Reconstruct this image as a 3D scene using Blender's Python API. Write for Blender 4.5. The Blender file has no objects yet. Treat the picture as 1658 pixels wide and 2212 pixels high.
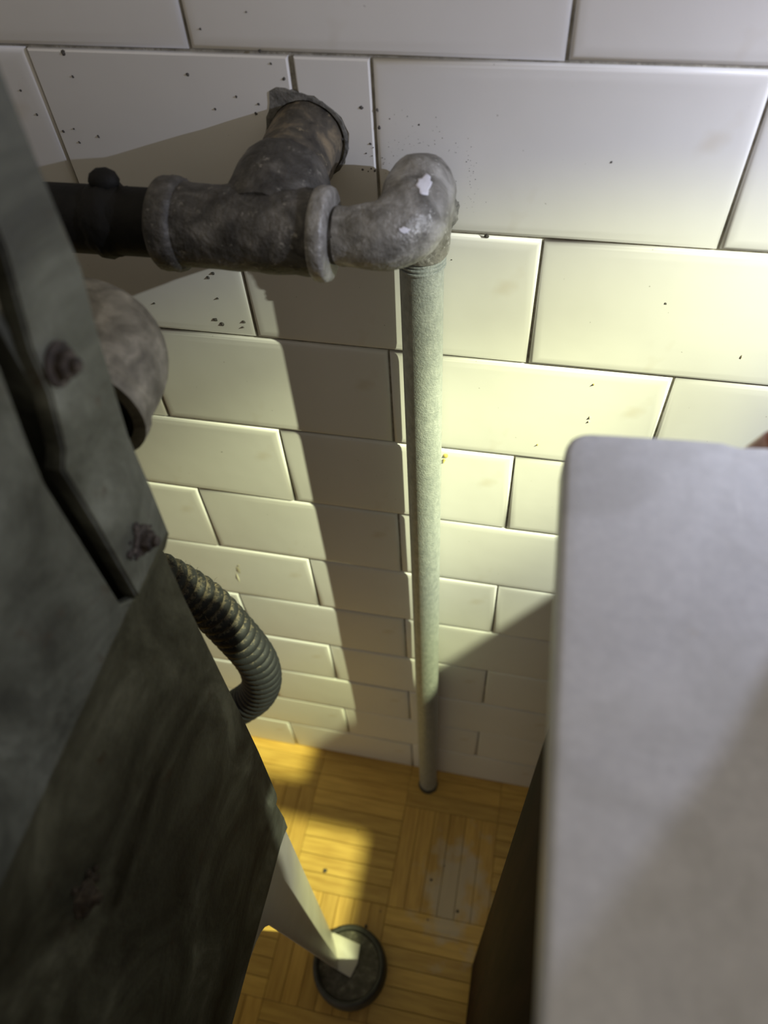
import bpy, bmesh, math, random
from mathutils import Vector, Matrix
random.seed(7)
SC = bpy.context.scene
COL = SC.collection
PI = math.pi

# ------------------------------------------------------------------ camera
# metres; wall face is y = 0, the room lies towards -y, floor is z = 0
cd = bpy.data.cameras.new('camera')
cam = bpy.data.objects.new('camera', cd)
COL.objects.link(cam)
RIGHT = Vector((0.978557, 0.199595, -0.050866))
FWD = Vector((-0.161605, 0.590869, -0.790416))
UP = Vector((-0.127708, 0.781688, 0.610455))
M = Matrix((RIGHT, UP, -FWD)).transposed().to_4x4()
M.translation = Vector((0.0, -0.3216, 0.96496))
cam.matrix_world = M
cd.sensor_fit = 'VERTICAL'
cd.sensor_height = 9.8
cd.lens = 9.8 * 1618.08 / 2212
cd.clip_start = 0.01
cd.dof.use_dof = True
cd.dof.focus_distance = 0.40
cd.dof.aperture_fstop = 2.3
SC.camera = cam

# ------------------------------------------------------------------ world, light, exposure
w = bpy.data.worlds.new('dim_room'); SC.world = w; w.use_nodes = True
bg = w.node_tree.nodes['Background']
bg.inputs['Color'].default_value = (1.0, 0.90, 0.74, 1)
bg.inputs['Strength'].default_value = 0.37
SC.view_settings.view_transform = 'Standard'
SC.view_settings.look = 'None'
SC.view_settings.gamma = 1
SC.view_settings.use_curve_mapping = False
SC.view_settings.exposure = 0.0
LAMP = Vector((0.30, -0.153, 0.935))       # the torch's lens

def spot(name, target, power, color, size, blend, radius=0.0018):
    d = bpy.data.lights.new(name, 'SPOT')
    d.energy = power; d.color = color; d.spot_size = math.radians(size); d.spot_blend = blend
    d.shadow_soft_size = radius
    o = bpy.data.objects.new(name, d); COL.objects.link(o)
    o.location = LAMP
    o.rotation_euler = (Vector(target) - LAMP).to_track_quat('-Z', 'Y').to_euler()
    return o
# one lamp head: cool spill, greenish corona, yellow-white core, as a cheap LED throws them
spot('lamp_spill', tuple(LAMP + Vector((-0.66, 0.40, -0.68))), 3.2, (0.71, 0.77, 1.0), 165, 1.0)
spot('lamp_corona', tuple(LAMP + Vector((-0.56, 0.25, -0.80))), 4.4, (0.80, 0.86, 0.92), 84, 1.0)
spot('lamp_core', (-0.24, -0.03, 0.0), 14.0, (0.92, 1.0, 0.70), 40, 1.0)
spot('lamp_halo', (-0.23, 0.0, 0.42), 10.5, (0.98, 1.0, 0.32), 48, 1.0)
spot('lamp_inner_halo', (-0.28, 0.0, 0.36), 19.0, (0.95, 1.0, 0.60), 30, 1.0)
spot('lamp_centre', (-0.20, -0.105, 0.0), 46.0, (0.94, 1.0, 0.36), 27, 1.0)

# ------------------------------------------------------------------ helpers
def new_mat(name):
    m = bpy.data.materials.new(name); m.use_nodes = True
    nt = m.node_tree
    return m, nt, nt.nodes['Principled BSDF']

def noise(nt, scale, detail=5, rough=0.55, coord='Object', stretch=None, dist=0.0):
    tc = nt.nodes.new('ShaderNodeTexCoord')
    n = nt.nodes.new('ShaderNodeTexNoise')
    n.inputs['Scale'].default_value = scale; n.inputs['Detail'].default_value = detail
    n.inputs['Roughness'].default_value = rough; n.inputs['Distortion'].default_value = dist
    src = tc.outputs[coord]
    if stretch:
        mp = nt.nodes.new('ShaderNodeMapping'); mp.inputs['Scale'].default_value = stretch
        nt.links.new(src, mp.inputs['Vector']); src = mp.outputs['Vector']
    nt.links.new(src, n.inputs['Vector'])
    return n.outputs['Fac']

def ramp(nt, fac, stops):
    r = nt.nodes.new('ShaderNodeValToRGB')
    e = r.color_ramp.elements
    while len(e) < len(stops): e.new(0.5)
    for i, (p, c) in enumerate(stops):
        e[i].position = p; e[i].color = (*c, 1) if len(c) == 3 else c
    nt.links.new(fac, r.inputs['Fac'])
    return r.outputs['Color']

def mix(nt, fac, a, b, mode='MIX'):
    n = nt.nodes.new('ShaderNodeMix'); n.data_type = 'RGBA'; n.blend_type = mode
    for v, i in ((fac, 0), (a, 6), (b, 7)):
        if isinstance(v, (int, float)): n.inputs[i].default_value = v
        elif isinstance(v, tuple): n.inputs[i].default_value = (*v, 1)
        else: nt.links.new(v, n.inputs[i])
    return n.outputs[2]

def bump(nt, b, fac, strength, dist=0.001):
    n = nt.nodes.new('ShaderNodeBump')
    n.inputs['Strength'].default_value = strength; n.inputs['Distance'].default_value = dist
    nt.links.new(fac, n.inputs['Height'])
    prev = b.inputs['Normal'].links
    if prev: nt.links.new(prev[0].from_socket, n.inputs['Normal'])
    nt.links.new(n.outputs['Normal'], b.inputs['Normal'])

def mat(name, stops, scale, rough=0.5, metal=0.0, detail=6, bumps=(), stretch=None, dist=0.0, spec=0.5, rough2=None):
    m, nt, b = new_mat(name)
    f = noise(nt, scale, detail, 0.6, stretch=stretch, dist=dist)
    nt.links.new(ramp(nt, f, stops), b.inputs['Base Color'])
    b.inputs['Roughness'].default_value = rough; b.inputs['Metallic'].default_value = metal
    b.inputs['Specular IOR Level'].default_value = spec
    for sc, st, ds in bumps:
        bump(nt, b, noise(nt, sc, 4, 0.6), st, ds)
    return m, nt, b

def link(name, me, m=None, parent=None, smooth=None):
    o = bpy.data.objects.new(name, me); COL.objects.link(o)
    if m: me.materials.append(m)
    if parent: o.parent = parent
    if smooth is not None:
        for p in me.polygons: p.use_smooth = True
        me.set_sharp_from_angle(angle=math.radians(smooth))
    return o

def from_bm(name, bm, m=None, parent=None, smooth=None):
    me = bpy.data.meshes.new(name); bm.normal_update(); bm.to_mesh(me); bm.free()
    return link(name, me, m, parent, smooth)

def tag(o, label=None, cat=None, group=None, kind=None):
    if label: o['label'] = label
    if cat: o['category'] = cat
    if group: o['group'] = group
    if kind: o['kind'] = kind
    return o

def empty(name, loc, label, cat, group=None):
    o = bpy.data.objects.new(name, None); COL.objects.link(o); o.location = loc
    o.empty_display_size = 0.02
    return tag(o, label, cat, group)

def child(o, root):
    """parent o (built in world coordinates) to root, keeping it in place"""
    o.parent = root
    o.matrix_parent_inverse = Matrix.Translation(root.location).inverted()
    return o

def box(bm, x0, x1, y0, y1, z0, z1, bev=0.0, seg=2):
    r = bmesh.ops.create_cube(bm, size=1)
    vs = r['verts']
    for v in vs:
        v.co = Vector(((x0 + x1) / 2 + v.co.x * (x1 - x0), (y0 + y1) / 2 + v.co.y * (y1 - y0), (z0 + z1) / 2 + v.co.z * (z1 - z0)))
    if bev:
        es = list({e for v in vs for e in v.link_edges})
        bmesh.ops.bevel(bm, geom=es, offset=bev, segments=seg, affect='EDGES', profile=0.5)

def smooth_path(pts, n):
    """Catmull-Rom through pts, n samples per span"""
    P = [Vector(p) for p in pts]
    P = [P[0] * 2 - P[1]] + P + [P[-1] * 2 - P[-2]]
    out = []
    for i in range(1, len(P) - 2):
        a, b, c, d = P[i - 1], P[i], P[i + 1], P[i + 2]
        for k in range(n):
            t = k / n
            out.append(0.5 * ((2 * b) + (c - a) * t + (2 * a - 5 * b + 4 * c - d) * t * t + (3 * b - 3 * c + d - a) * t ** 3))
    out.append(P[-2].copy())
    return out

def arc_path(pts, rad, n=10):
    """polyline with rounded corners of radius rad"""
    P = [Vector(p) for p in pts]; out = [P[0]]
    for i in range(1, len(P) - 1):
        a = (P[i - 1] - P[i]).normalized(); b = (P[i + 1] - P[i]).normalized()
        r = rad[i - 1] if isinstance(rad, (list, tuple)) else rad
        ang = a.angle(b); d = r / math.tan(ang / 2)
        s, e = P[i] + a * d, P[i] + b * d
        c = P[i] + (a + b).normalized() * (r / math.sin(ang / 2))
        u, v = s - c, e - c
        tot = u.angle(v)
        for k in range(n + 1):
            t = k / n
            out.append(c + (u * math.sin((1 - t) * tot) + v * math.sin(t * tot)) / math.sin(tot))
    out.append(P[-1])
    return out

def resample(path, step):
    out = [path[0].copy()]; acc = 0.0
    for a, b in zip(path, path[1:]):
        L = (b - a).length
        if L < 1e-9: continue
        d = step - acc
        while d <= L:
            out.append(a.lerp(b, d / L)); d += step
        acc = L - (d - step)
    if (out[-1] - path[-1]).length > step * 0.3: out.append(path[-1].copy())
    return out

def sweep(bm, path, rad, seg=24, caps=(True, True), jit=0.0, rnd=None):
    """tube along path; rad is a number, list or function(arc length, angle, index)"""
    n = len(path); T = []
    for i in range(n):
        T.append((path[min(i + 1, n - 1)] - path[max(i - 1, 0)]).normalized())
    ref = Vector((0, 0, 1)) if abs(T[0].z) < 0.9 else Vector((1, 0, 0))
    N = (ref - T[0] * ref.dot(T[0])).normalized()
    rings = []; s = 0.0
    for i in range(n):
        if i:
            s += (path[i] - path[i - 1]).length
            N = (N - T[i] * N.dot(T[i])).normalized()
        B = T[i].cross(N)
        ring = []
        for k in range(seg):
            a = 2 * PI * k / seg
            r = rad(s, a, i) if callable(rad) else (rad[i] if isinstance(rad, (list, tuple)) else rad)
            if jit and rnd: r += rnd.uniform(-jit, jit)
            ring.append(bm.verts.new(path[i] + (N * math.cos(a) + B * math.sin(a)) * r))
        rings.append(ring)
    for a, b in zip(rings, rings[1:]):
        for k in range(seg):
            bm.faces.new((a[k], b[k], b[(k + 1) % seg], a[(k + 1) % seg]))
    if caps[0]: bm.faces.new(list(rings[0]))
    if caps[1]: bm.faces.new(list(reversed(rings[-1])))
    bmesh.ops.recalc_face_normals(bm, faces=bm.faces[:])
    return rings

def lathe_axis(bm, origin, axis, prof, seg=28, caps=(True, True)):
    """prof: list of (distance along axis, radius)"""
    o = Vector(origin); ax = Vector(axis).normalized()
    sweep_pts = [o + ax * d for d, r in prof]
    ref = Vector((0, 0, 1)) if abs(ax.z) < 0.9 else Vector((1, 0, 0))
    N = (ref - ax * ref.dot(ax)).normalized(); B = ax.cross(N)
    rings = []
    for p, (d, r) in zip(sweep_pts, prof):
        rings.append([bm.verts.new(p + (N * math.cos(2 * PI * k / seg) + B * math.sin(2 * PI * k / seg)) * r) for k in range(seg)])
    for a, b in zip(rings, rings[1:]):
        for k in range(seg):
            bm.faces.new((a[k], b[k], b[(k + 1) % seg], a[(k + 1) % seg]))
    if caps[0]: bm.faces.new(list(rings[0]))
    if caps[1]: bm.faces.new(list(reversed(rings[-1])))
    bmesh.ops.recalc_face_normals(bm, faces=bm.faces[:])

def prism_x(bm, yz, x0, x1):
    """polygon given in (y, z), extruded along x"""
    a = [bm.verts.new((x0, y, z)) for y, z in yz]
    b = [bm.verts.new((x1, y, z)) for y, z in yz]
    n = len(yz)
    f = [bm.faces.new(a), bm.faces.new(b)]
    for i in range(n):
        f.append(bm.faces.new((a[i], a[(i + 1) % n], b[(i + 1) % n], b[i])))
    bmesh.ops.recalc_face_normals(bm, faces=bm.faces[:])
    return f

# ------------------------------------------------------------------ materials
def tile_material():
    m, nt, b = new_mat('glazed_white_tile')
    f = noise(nt, 9, 4)
    c = ramp(nt, f, [(0.3, (0.77, 0.755, 0.735)), (0.7, (0.825, 0.81, 0.785))])
    st = noise(nt, 26, 3, 0.5)                      # faint tea-coloured stains
    c = mix(nt, ramp(nt, st, [(0.66, (0, 0, 0)), (0.80, (0.35, 0.35, 0.35))]), c, (0.56, 0.47, 0.32))
    dk = noise(nt, 420, 2, 0.5)
    c = mix(nt, ramp(nt, dk, [(0.76, (0, 0, 0)), (0.80, (0.5, 0.5, 0.5))]), c, (0.16, 0.14, 0.11))
    nt.links.new(c, b.inputs['Base Color'])
    b.inputs['Roughness'].default_value = 0.38
    b.inputs['Specular IOR Level'].default_value = 0.35
    bump(nt, b, noise(nt, 14, 3), 0.25, 0.002)
    bump(nt, b, noise(nt, 120, 4, 0.6, stretch=(0.3, 1, 2.0)), 0.06, 0.0006)
    return m
TILE = tile_material()
GROUT, _, _ = mat('dark_grout', [(0.3, (0.20, 0.185, 0.15)), (0.7, (0.46, 0.43, 0.36))], 160, 0.95, bumps=[(500, 0.8, 0.001)])
PLASTER, _, _ = mat('wall_plaster', [(0.3, (0.62, 0.60, 0.56)), (0.7, (0.68, 0.66, 0.62))], 6, 0.9)
MORTAR, _, _ = mat('mortar', [(0.3, (0.05, 0.048, 0.043)), (0.7, (0.26, 0.25, 0.225))], 180, 0.95, bumps=[(400, 0.8, 0.001)])

def wood_material(name, lo, hi, axis):
    m, nt, b = new_mat(name)
    oi = nt.nodes.new('ShaderNodeObjectInfo')
    tc = nt.nodes.new('ShaderNodeTexCoord')
    add = nt.nodes.new('ShaderNodeVectorMath'); add.operation = 'ADD'
    sc = nt.nodes.new('ShaderNodeVectorMath'); sc.operation = 'SCALE'; sc.inputs['Scale'].default_value = 7.0
    comb = nt.nodes.new('ShaderNodeCombineXYZ')
    for i in range(3): nt.links.new(oi.outputs['Random'], comb.inputs[i])
    nt.links.new(comb.outputs[0], sc.inputs[0])
    nt.links.new(tc.outputs['Object'], add.inputs[0]); nt.links.new(sc.outputs[0], add.inputs[1])
    mp = nt.nodes.new('ShaderNodeMapping')
    mp.inputs['Scale'].default_value = (1, 9, 9) if axis == 'x' else (9, 1, 9)
    nt.links.new(add.outputs[0], mp.inputs['Vector'])
    n = nt.nodes.new('ShaderNodeTexNoise'); n.inputs['Scale'].default_value = 22; n.inputs['Detail'].default_value = 6
    nt.links.new(mp.outputs[0], n.inputs['Vector'])
    c = ramp(nt, n.outputs['Fac'], [(0.30, lo), (0.68, hi)])
    v = nt.nodes.new('ShaderNodeMapRange'); v.inputs['To Min'].default_value = 0.84; v.inputs['To Max'].default_value = 1.08
    nt.links.new(oi.outputs['Random'], v.inputs['Value'])
    cc = nt.nodes.new('ShaderNodeCombineColor')
    for i in range(3): nt.links.new(v.outputs[0], cc.inputs[i])
    c = mix(nt, 1.0, c, cc.outputs[0], 'MULTIPLY')
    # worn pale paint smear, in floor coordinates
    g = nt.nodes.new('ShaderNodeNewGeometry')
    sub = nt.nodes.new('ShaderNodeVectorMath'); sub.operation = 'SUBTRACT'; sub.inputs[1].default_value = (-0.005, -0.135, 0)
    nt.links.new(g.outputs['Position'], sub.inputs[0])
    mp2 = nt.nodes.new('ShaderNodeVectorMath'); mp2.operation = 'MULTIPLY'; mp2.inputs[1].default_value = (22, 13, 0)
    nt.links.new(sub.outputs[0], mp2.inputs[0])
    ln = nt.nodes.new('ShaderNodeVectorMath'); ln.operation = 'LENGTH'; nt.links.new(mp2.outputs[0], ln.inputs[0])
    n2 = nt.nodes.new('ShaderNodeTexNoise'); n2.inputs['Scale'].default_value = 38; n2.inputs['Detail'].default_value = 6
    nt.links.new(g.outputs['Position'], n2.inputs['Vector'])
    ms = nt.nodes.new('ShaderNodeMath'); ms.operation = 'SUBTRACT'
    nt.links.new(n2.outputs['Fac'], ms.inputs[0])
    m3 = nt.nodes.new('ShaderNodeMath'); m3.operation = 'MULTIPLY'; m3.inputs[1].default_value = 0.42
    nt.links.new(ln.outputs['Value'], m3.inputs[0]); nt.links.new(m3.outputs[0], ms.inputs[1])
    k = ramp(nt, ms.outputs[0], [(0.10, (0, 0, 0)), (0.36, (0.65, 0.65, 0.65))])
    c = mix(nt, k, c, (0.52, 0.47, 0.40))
    nt.links.new(c, b.inputs['Base Color'])
    b.inputs['Roughness'].default_value = 0.42
    bump(nt, b, n.outputs['Fac'], 0.15, 0.0006)
    return m
WOODX = wood_material('oak_strip_along_wall', (0.50, 0.295, 0.062), (0.68, 0.435, 0.105), 'x')
WOODY = wood_material('oak_strip_across', (0.46, 0.265, 0.055), (0.63, 0.39, 0.092), 'y')
SUBFLOOR, _, _ = mat('floor_joint', [(0.3, (0.07, 0.045, 0.02)), (0.7, (0.11, 0.07, 0.03))], 40, 0.9)

IRON, nt_, b_ = mat('dirty_grey_iron', [(0.30, (0.016, 0.014, 0.012)), (0.5, (0.060, 0.055, 0.047)), (0.66, (0.125, 0.115, 0.10)), (0.80, (0.32, 0.30, 0.26))], 85, 0.6, 0.1,
                    bumps=[(90, 0.7, 0.003), (500, 0.5, 0.0008)], dist=0.6)
ELBOW, _, _ = mat('worn_galvanised_elbow', [(0.3, (0.10, 0.094, 0.082)), (0.48, (0.22, 0.21, 0.19)), (0.72, (0.44, 0.425, 0.40))], 95, 0.45, 0.2,
                  bumps=[(100, 0.6, 0.003), (420, 0.5, 0.0008)], dist=0.5)
BRANCH, _, _ = mat('brown_crusted_pipe', [(0.28, (0.022, 0.020, 0.017)), (0.5, (0.085, 0.073, 0.056)), (0.75, (0.27, 0.21, 0.13))], 95, 0.7, 0.1,
                   bumps=[(120, 0.7, 0.002)], dist=0.5)
def flecks(m, scale, lo, hi, col):
    nt = m.node_tree; b = nt.nodes['Principled BSDF']
    src = b.inputs['Base Color'].links[0].from_socket
    f = noise(nt, scale, 5, 0.75)
    nt.links.new(mix(nt, ramp(nt, f, [(lo, (0, 0, 0)), (hi, (1, 1, 1))]), src, col), b.inputs['Base Color'])
flecks(IRON, 210, 0.60, 0.72, (0.30, 0.28, 0.24)); flecks(BRANCH, 210, 0.60, 0.72, (0.34, 0.28, 0.18)); flecks(ELBOW, 180, 0.60, 0.70, (0.55, 0.54, 0.52))
BLACKPIPE, _, _ = mat('black_pipe', [(0.3, (0.003, 0.003, 0.003)), (0.7, (0.012, 0.011, 0.009))], 60, 0.7, spec=0.25, bumps=[(200, 0.5, 0.001)])
GALV, ntg, bg_ = mat('galvanised_pipe', [(0.3, (0.27, 0.295, 0.30)), (0.7, (0.42, 0.445, 0.44))], 300, 0.40, 0.25,
                     bumps=[(900, 0.8, 0.0006), (160, 0.25, 0.0008)], stretch=(1, 1, 0.6))
FITTING, _, _ = mat('dusty_beige_fitting', [(0.3, (0.085, 0.075, 0.052)), (0.5, (0.175, 0.158, 0.115)), (0.72, (0.31, 0.28, 0.21))], 110, 0.75,
                    bumps=[(200, 0.5, 0.001)], dist=0.4)
BLACK, _, _ = mat('matt_black', [(0.3, (0.004, 0.004, 0.004)), (0.7, (0.012, 0.011, 0.010))], 50, 0.8)  # near-black for the fitting's bore and the box behind the slot
PAINT, _, _ = mat('pale_paint_patch', [(0.3, (0.58, 0.57, 0.62)), (0.7, (0.70, 0.69, 0.73))], 90, 0.6)
SPECK, _, _ = mat('dark_speck', [(0.3, (0.03, 0.028, 0.025)), (0.7, (0.10, 0.09, 0.08))], 300, 0.8)
DRIP, _, _ = mat('yellowed_drip', [(0.3, (0.62, 0.58, 0.42)), (0.7, (0.70, 0.66, 0.50))], 90, 0.5)
GLOB, _, _ = mat('yellow_blob', [(0.3, (0.62, 0.48, 0.10)), (0.7, (0.75, 0.62, 0.22))], 200, 0.5)

def stove_material(name, k):
    m, nt, b = new_mat(name)
    f = noise(nt, 17, 7, 0.66, dist=0.9)
    c = ramp(nt, f, [(0.34, (0.012 * k, 0.012 * k, 0.0085 * k)), (0.47, (0.042 * k, 0.043 * k, 0.032 * k)), (0.56, (0.066 * k, 0.068 * k, 0.052 * k)), (0.68, (0.125 * k, 0.13 * k, 0.103 * k))])
    fb = noise(nt, 48, 6, 0.62, stretch=(1, 1, 0.45))
    c = mix(nt, ramp(nt, fb, [(0.52, (0, 0, 0)), (0.70, (0.45, 0.45, 0.45))]), c, (0.018 * k, 0.017 * k, 0.014 * k))
    f2 = noise(nt, 70, 5, 0.6)
    c = mix(nt, ramp(nt, f2, [(0.62, (0, 0, 0)), (0.72, (0.7, 0.7, 0.7))]), c, (0.035 * k, 0.022 * k, 0.012 * k))
    nt.links.new(c, b.inputs['Base Color'])
    b.inputs['Roughness'].default_value = 0.55
    bump(nt, b, noise(nt, 60, 5), 0.35, 0.0015)
    bump(nt, b, noise(nt, 400, 3), 0.3, 0.0005)
    return m
PANEL = stove_material('grimy_charcoal_steel', 1.45)
FLANGE = stove_material('grimy_grey_steel', 1.6)
RUST, _, _ = mat('rusty_bolt', [(0.3, (0.018, 0.014, 0.011)), (0.55, (0.055, 0.042, 0.032)), (0.78, (0.20, 0.17, 0.13))], 260, 0.8, 0.2, bumps=[(500, 0.8, 0.001)])

def enamel_material():
    m, nt, b = new_mat('chipped_cream_enamel')
    f = noise(nt, 14, 4)
    c = ramp(nt, f, [(0.3, (0.50, 0.47, 0.40)), (0.7, (0.62, 0.59, 0.52))])
    ch = noise(nt, 130, 5, 0.65)
    c = mix(nt, ramp(nt, ch, [(0.70, (0, 0, 0)), (0.73, (1, 1, 1))]), c, (0.07, 0.045, 0.03))
    nt.links.new(c, b.inputs['Base Color'])
    b.inputs['Roughness'].default_value = 0.35
    bump(nt, b, noise(nt, 60, 3), 0.15, 0.001)
    return m
ENAMEL = enamel_material()
HOSE, nth, bh = new_mat('dusty_black_rubber')
fh = noise(nth, 330, 6, 0.75)
gh = nth.nodes.new('ShaderNodeNewGeometry')
sx = nth.nodes.new('ShaderNodeSeparateXYZ'); nth.links.new(gh.outputs['Position'], sx.inputs[0])
mr = nth.nodes.new('ShaderNodeMapRange')         # lint lies thick on the upper run
mr.inputs['From Min'].default_value = 0.46; mr.inputs['From Max'].default_value = 0.54
mr.inputs['To Min'].default_value = -0.16; mr.inputs['To Max'].default_value = 0.06
nth.links.new(sx.outputs['Z'], mr.inputs['Value'])
ad = nth.nodes.new('ShaderNodeMath'); ad.operation = 'ADD'
gat = nth.nodes.new('ShaderNodeAttribute'); gat.attribute_name = 'groove'
gm = nth.nodes.new('ShaderNodeMapRange'); gm.inputs['To Min'].default_value = -0.12; gm.inputs['To Max'].default_value = 0.12
nth.links.new(gat.outputs['Fac'], gm.inputs['Value'])
ad0 = nth.nodes.new('ShaderNodeMath'); ad0.operation = 'ADD'
nth.links.new(fh, ad0.inputs[0]); nth.links.new(gm.outputs[0], ad0.inputs[1])
nth.links.new(ad0.outputs[0], ad.inputs[0]); nth.links.new(mr.outputs[0], ad.inputs[1])
nth.links.new(mix(nth, ramp(nth, ad.outputs[0], [(0.50, (0, 0, 0)), (0.66, (1, 1, 1))]), (0.020, 0.021, 0.024), (0.155, 0.130, 0.092)), bh.inputs['Base Color'])
bh.inputs['Roughness'].default_value = 0.55; bh.inputs['Specular IOR Level'].default_value = 0.3
bump(nth, bh, fh, 0.4, 0.001)
CUP, _, _ = mat('dark_rubber_cup', [(0.3, (0.028, 0.028, 0.024)), (0.7, (0.06, 0.058, 0.05))], 90, 0.6, bumps=[(200, 0.4, 0.001)])
CUPIN, _, _ = mat('dusty_cup_floor', [(0.3, (0.05, 0.045, 0.035)), (0.55, (0.11, 0.10, 0.08)), (0.75, (0.24, 0.22, 0.17))], 130, 0.9)

def marble_material():
    m, nt, b = new_mat('white_marble')
    f = noise(nt, 12, 6, 0.6, dist=1.2)
    c = ramp(nt, f, [(0.25, (0.51, 0.515, 0.545)), (0.5, (0.60, 0.605, 0.635)), (0.75, (0.665, 0.67, 0.69))])
    s = noise(nt, 420, 4, 0.7)
    c = mix(nt, ramp(nt, s, [(0.35, (0, 0, 0)), (0.75, (0.5, 0.5, 0.5))]), c, (0.80, 0.80, 0.82))
    sc = noise(nt, 55, 4, 0.65, stretch=(5, 0.7, 1), dist=0.4)          # fine scratches
    c = mix(nt, ramp(nt, sc, [(0.66, (0, 0, 0)), (0.72, (0.6, 0.6, 0.6))]), c, (0.84, 0.84, 0.86))
    ve = noise(nt, 30, 5, 0.6, dist=0.8)
    c = mix(nt, ramp(nt, ve, [(0.35, (0.5, 0.5, 0.5)), (0.52, (0, 0, 0))]), c, (0.47, 0.47, 0.47))
    d = noise(nt, 45, 2, 0.5)
    c = mix(nt, ramp(nt, d, [(0.74, (0, 0, 0)), (0.8, (0.6, 0.6, 0.6))]), c, (0.50, 0.42, 0.26))
    nt.links.new(c, b.inputs['Base Color'])
    rr = noise(nt, 90, 6, 0.7, stretch=(3, 0.6, 1))
    mrr = nt.nodes.new('ShaderNodeMapRange'); mrr.inputs['To Min'].default_value = 0.26; mrr.inputs['To Max'].default_value = 0.50
    nt.links.new(rr, mrr.inputs['Value']); nt.links.new(mrr.outputs[0], b.inputs['Roughness'])
    b.inputs['Specular IOR Level'].default_value = 0.75
    b.inputs['Subsurface Weight'].default_value = 0.15
    b.inputs['Subsurface Radius'].default_value = (0.004, 0.004, 0.004)
    bump(nt, b, noise(nt, 250, 5, 0.7, stretch=(2.5, 0.5, 1)), 0.12, 0.0005)
    return m
MARBLE = marble_material()
DARKWOOD, _, _ = mat('dark_stained_wood', [(0.3, (0.012, 0.006, 0.005)), (0.7, (0.034, 0.014, 0.010))], 12, 0.75, spec=0.12, stretch=(6, 6, 0.6), bumps=[(200, 0.3, 0.0006)])

# ------------------------------------------------------------------ wall, tiles
H = 0.0762; ZA = 0.838; PITCH = 2.04 * H; GAP = 0.0014
bm = bmesh.new(); box(bm, -1.2, 1.2, 0.0022, 0.12, 0, 2.2)
# the upper untiled part stands proud to the tile face
wall = tag(from_bm('wall_back', bm, GROUT), kind='structure')

def tile_mesh(name, x0, x1, z0, z1):
    bm = bmesh.new(); rings = []
    for ins, y in ((0, 0.006), (0.0, 0.0012), (0.0007, 0.0003), (0.0022, -0.0001), (0.006, -0.00035)):
        rings.append([bm.verts.new(c) for c in ((x0 + ins, y, z0 + ins), (x1 - ins, y, z0 + ins), (x1 - ins, y, z1 - ins), (x0 + ins, y, z1 - ins))])
    for a, b in zip(rings, rings[1:]):
        for k in range(4):
            bm.faces.new((a[k], a[(k + 1) % 4], b[(k + 1) % 4], b[k]))
    bm.faces.new(rings[-1])
    bmesh.ops.recalc_face_normals(bm, faces=bm.faces[:])
    me = bpy.data.meshes.new(name); bm.to_mesh(me); bm.free()
    me.materials.append(TILE)
    for p in me.polygons: p.use_smooth = True
    return me
TILE_ME = tile_mesh('tile', -PITCH / 2 + GAP / 2, PITCH / 2 - GAP / 2, -H / 2 + GAP / 2, H / 2 - GAP / 2)

def place_tile(me, x, z, rnd=True):
    o = bpy.data.objects.new('tile', me); COL.objects.link(o); o.parent = wall
    o.location = (x, random.uniform(-0.0002, 0.0003), z)
    if rnd: o.rotation_euler = (random.uniform(-1, 1) * 0.006, random.uniform(-1, 1) * 0.0035, random.uniform(-1, 1) * 0.004)
    return o

HOLE = (-0.1087, 0.8035); HR = 0.0183
def notch_tile(x0, x1, z0, z1, side):
    """a tile cut round the pipe hole: side +1 notch on the right edge, -1 on the left edge"""
    out = [(x0, z0), (x1, z0), (x1, z1), (x0, z1)]
    cx, cz = HOLE
    e = x1 if side > 0 else x0
    dz = math.sqrt(HR ** 2 - (e - cx) ** 2)
    a0 = math.atan2(-dz, e - cx); a1 = math.atan2(dz, e - cx)
    arc = []
    n = 18
    if side > 0:
        span = -(2 * PI - (a1 - a0))
    else:
        span = (a1 - a0)
    for k in range(n + 1):
        a = a0 + span * k / n
        r = HR + (random.uniform(-0.0009, 0.0007) if 0 < k < n else 0)
        arc.append((cx + r * math.cos(a), cz + r * math.sin(a)))
    if side > 0: poly = [(x0, z0), (x1, z0)] + arc + [(x1, z1), (x0, z1)]
    else: poly = [(x0, z0), (x1, z0), (x1, z1), (x0, z1)] + list(reversed(arc))
    bm = bmesh.new()
    top = [bm.verts.new((x, -0.0002, z)) for x, z in poly]
    f = bm.faces.new(top)
    r = bmesh.ops.extrude_face_region(bm, geom=[f])
    vs = [v for v in r['geom'] if isinstance(v, bmesh.types.BMVert)]
    for v in vs: v.co.y = 0.006
    bmesh.ops.recalc_face_normals(bm, faces=bm.faces[:])
    edges = [e for e in bm.edges if all(abs(v.co.y + 0.0002) < 1e-6 for v in e.verts)]
    bmesh.ops.bevel(bm, geom=edges, offset=0.0007, segments=1, affect='EDGES')
    me = bpy.data.meshes.new('cut_tile'); bm.to_mesh(me); bm.free(); me.materials.append(TILE)
    return me

for k in range(-4, 11):
    zc = ZA - (k + 0.5) * H
    for n in range(-5, 6):
        x = PITCH * n + (0 if k % 2 == 0 else PITCH / 2)
        if k == 0 and n == -1:
            continue
        place_tile(TILE_ME, x, zc)
# the tile round the branch pipe is cut in two along a wide crack
xa, xb = -1.5 * PITCH + GAP / 2, -0.5 * PITCH - GAP / 2
z0, z1 = ZA - H + GAP / 2, ZA - GAP / 2
xc = -0.1118
for me in (notch_tile(xa, xc - 0.0014, z0, z1, 1), notch_tile(xc + 0.0012, xb, z0, z1, -1)):
    o = bpy.data.objects.new('cut_tile', me); COL.objects.link(o); o.parent = wall
bm = bmesh.new(); box(bm, -1.2, 1.2, -0.0002, 0.0021, ZA + 4 * H + GAP / 2, 2.2)
tag(from_bm('plaster_band', bm, PLASTER, wall))
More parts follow.
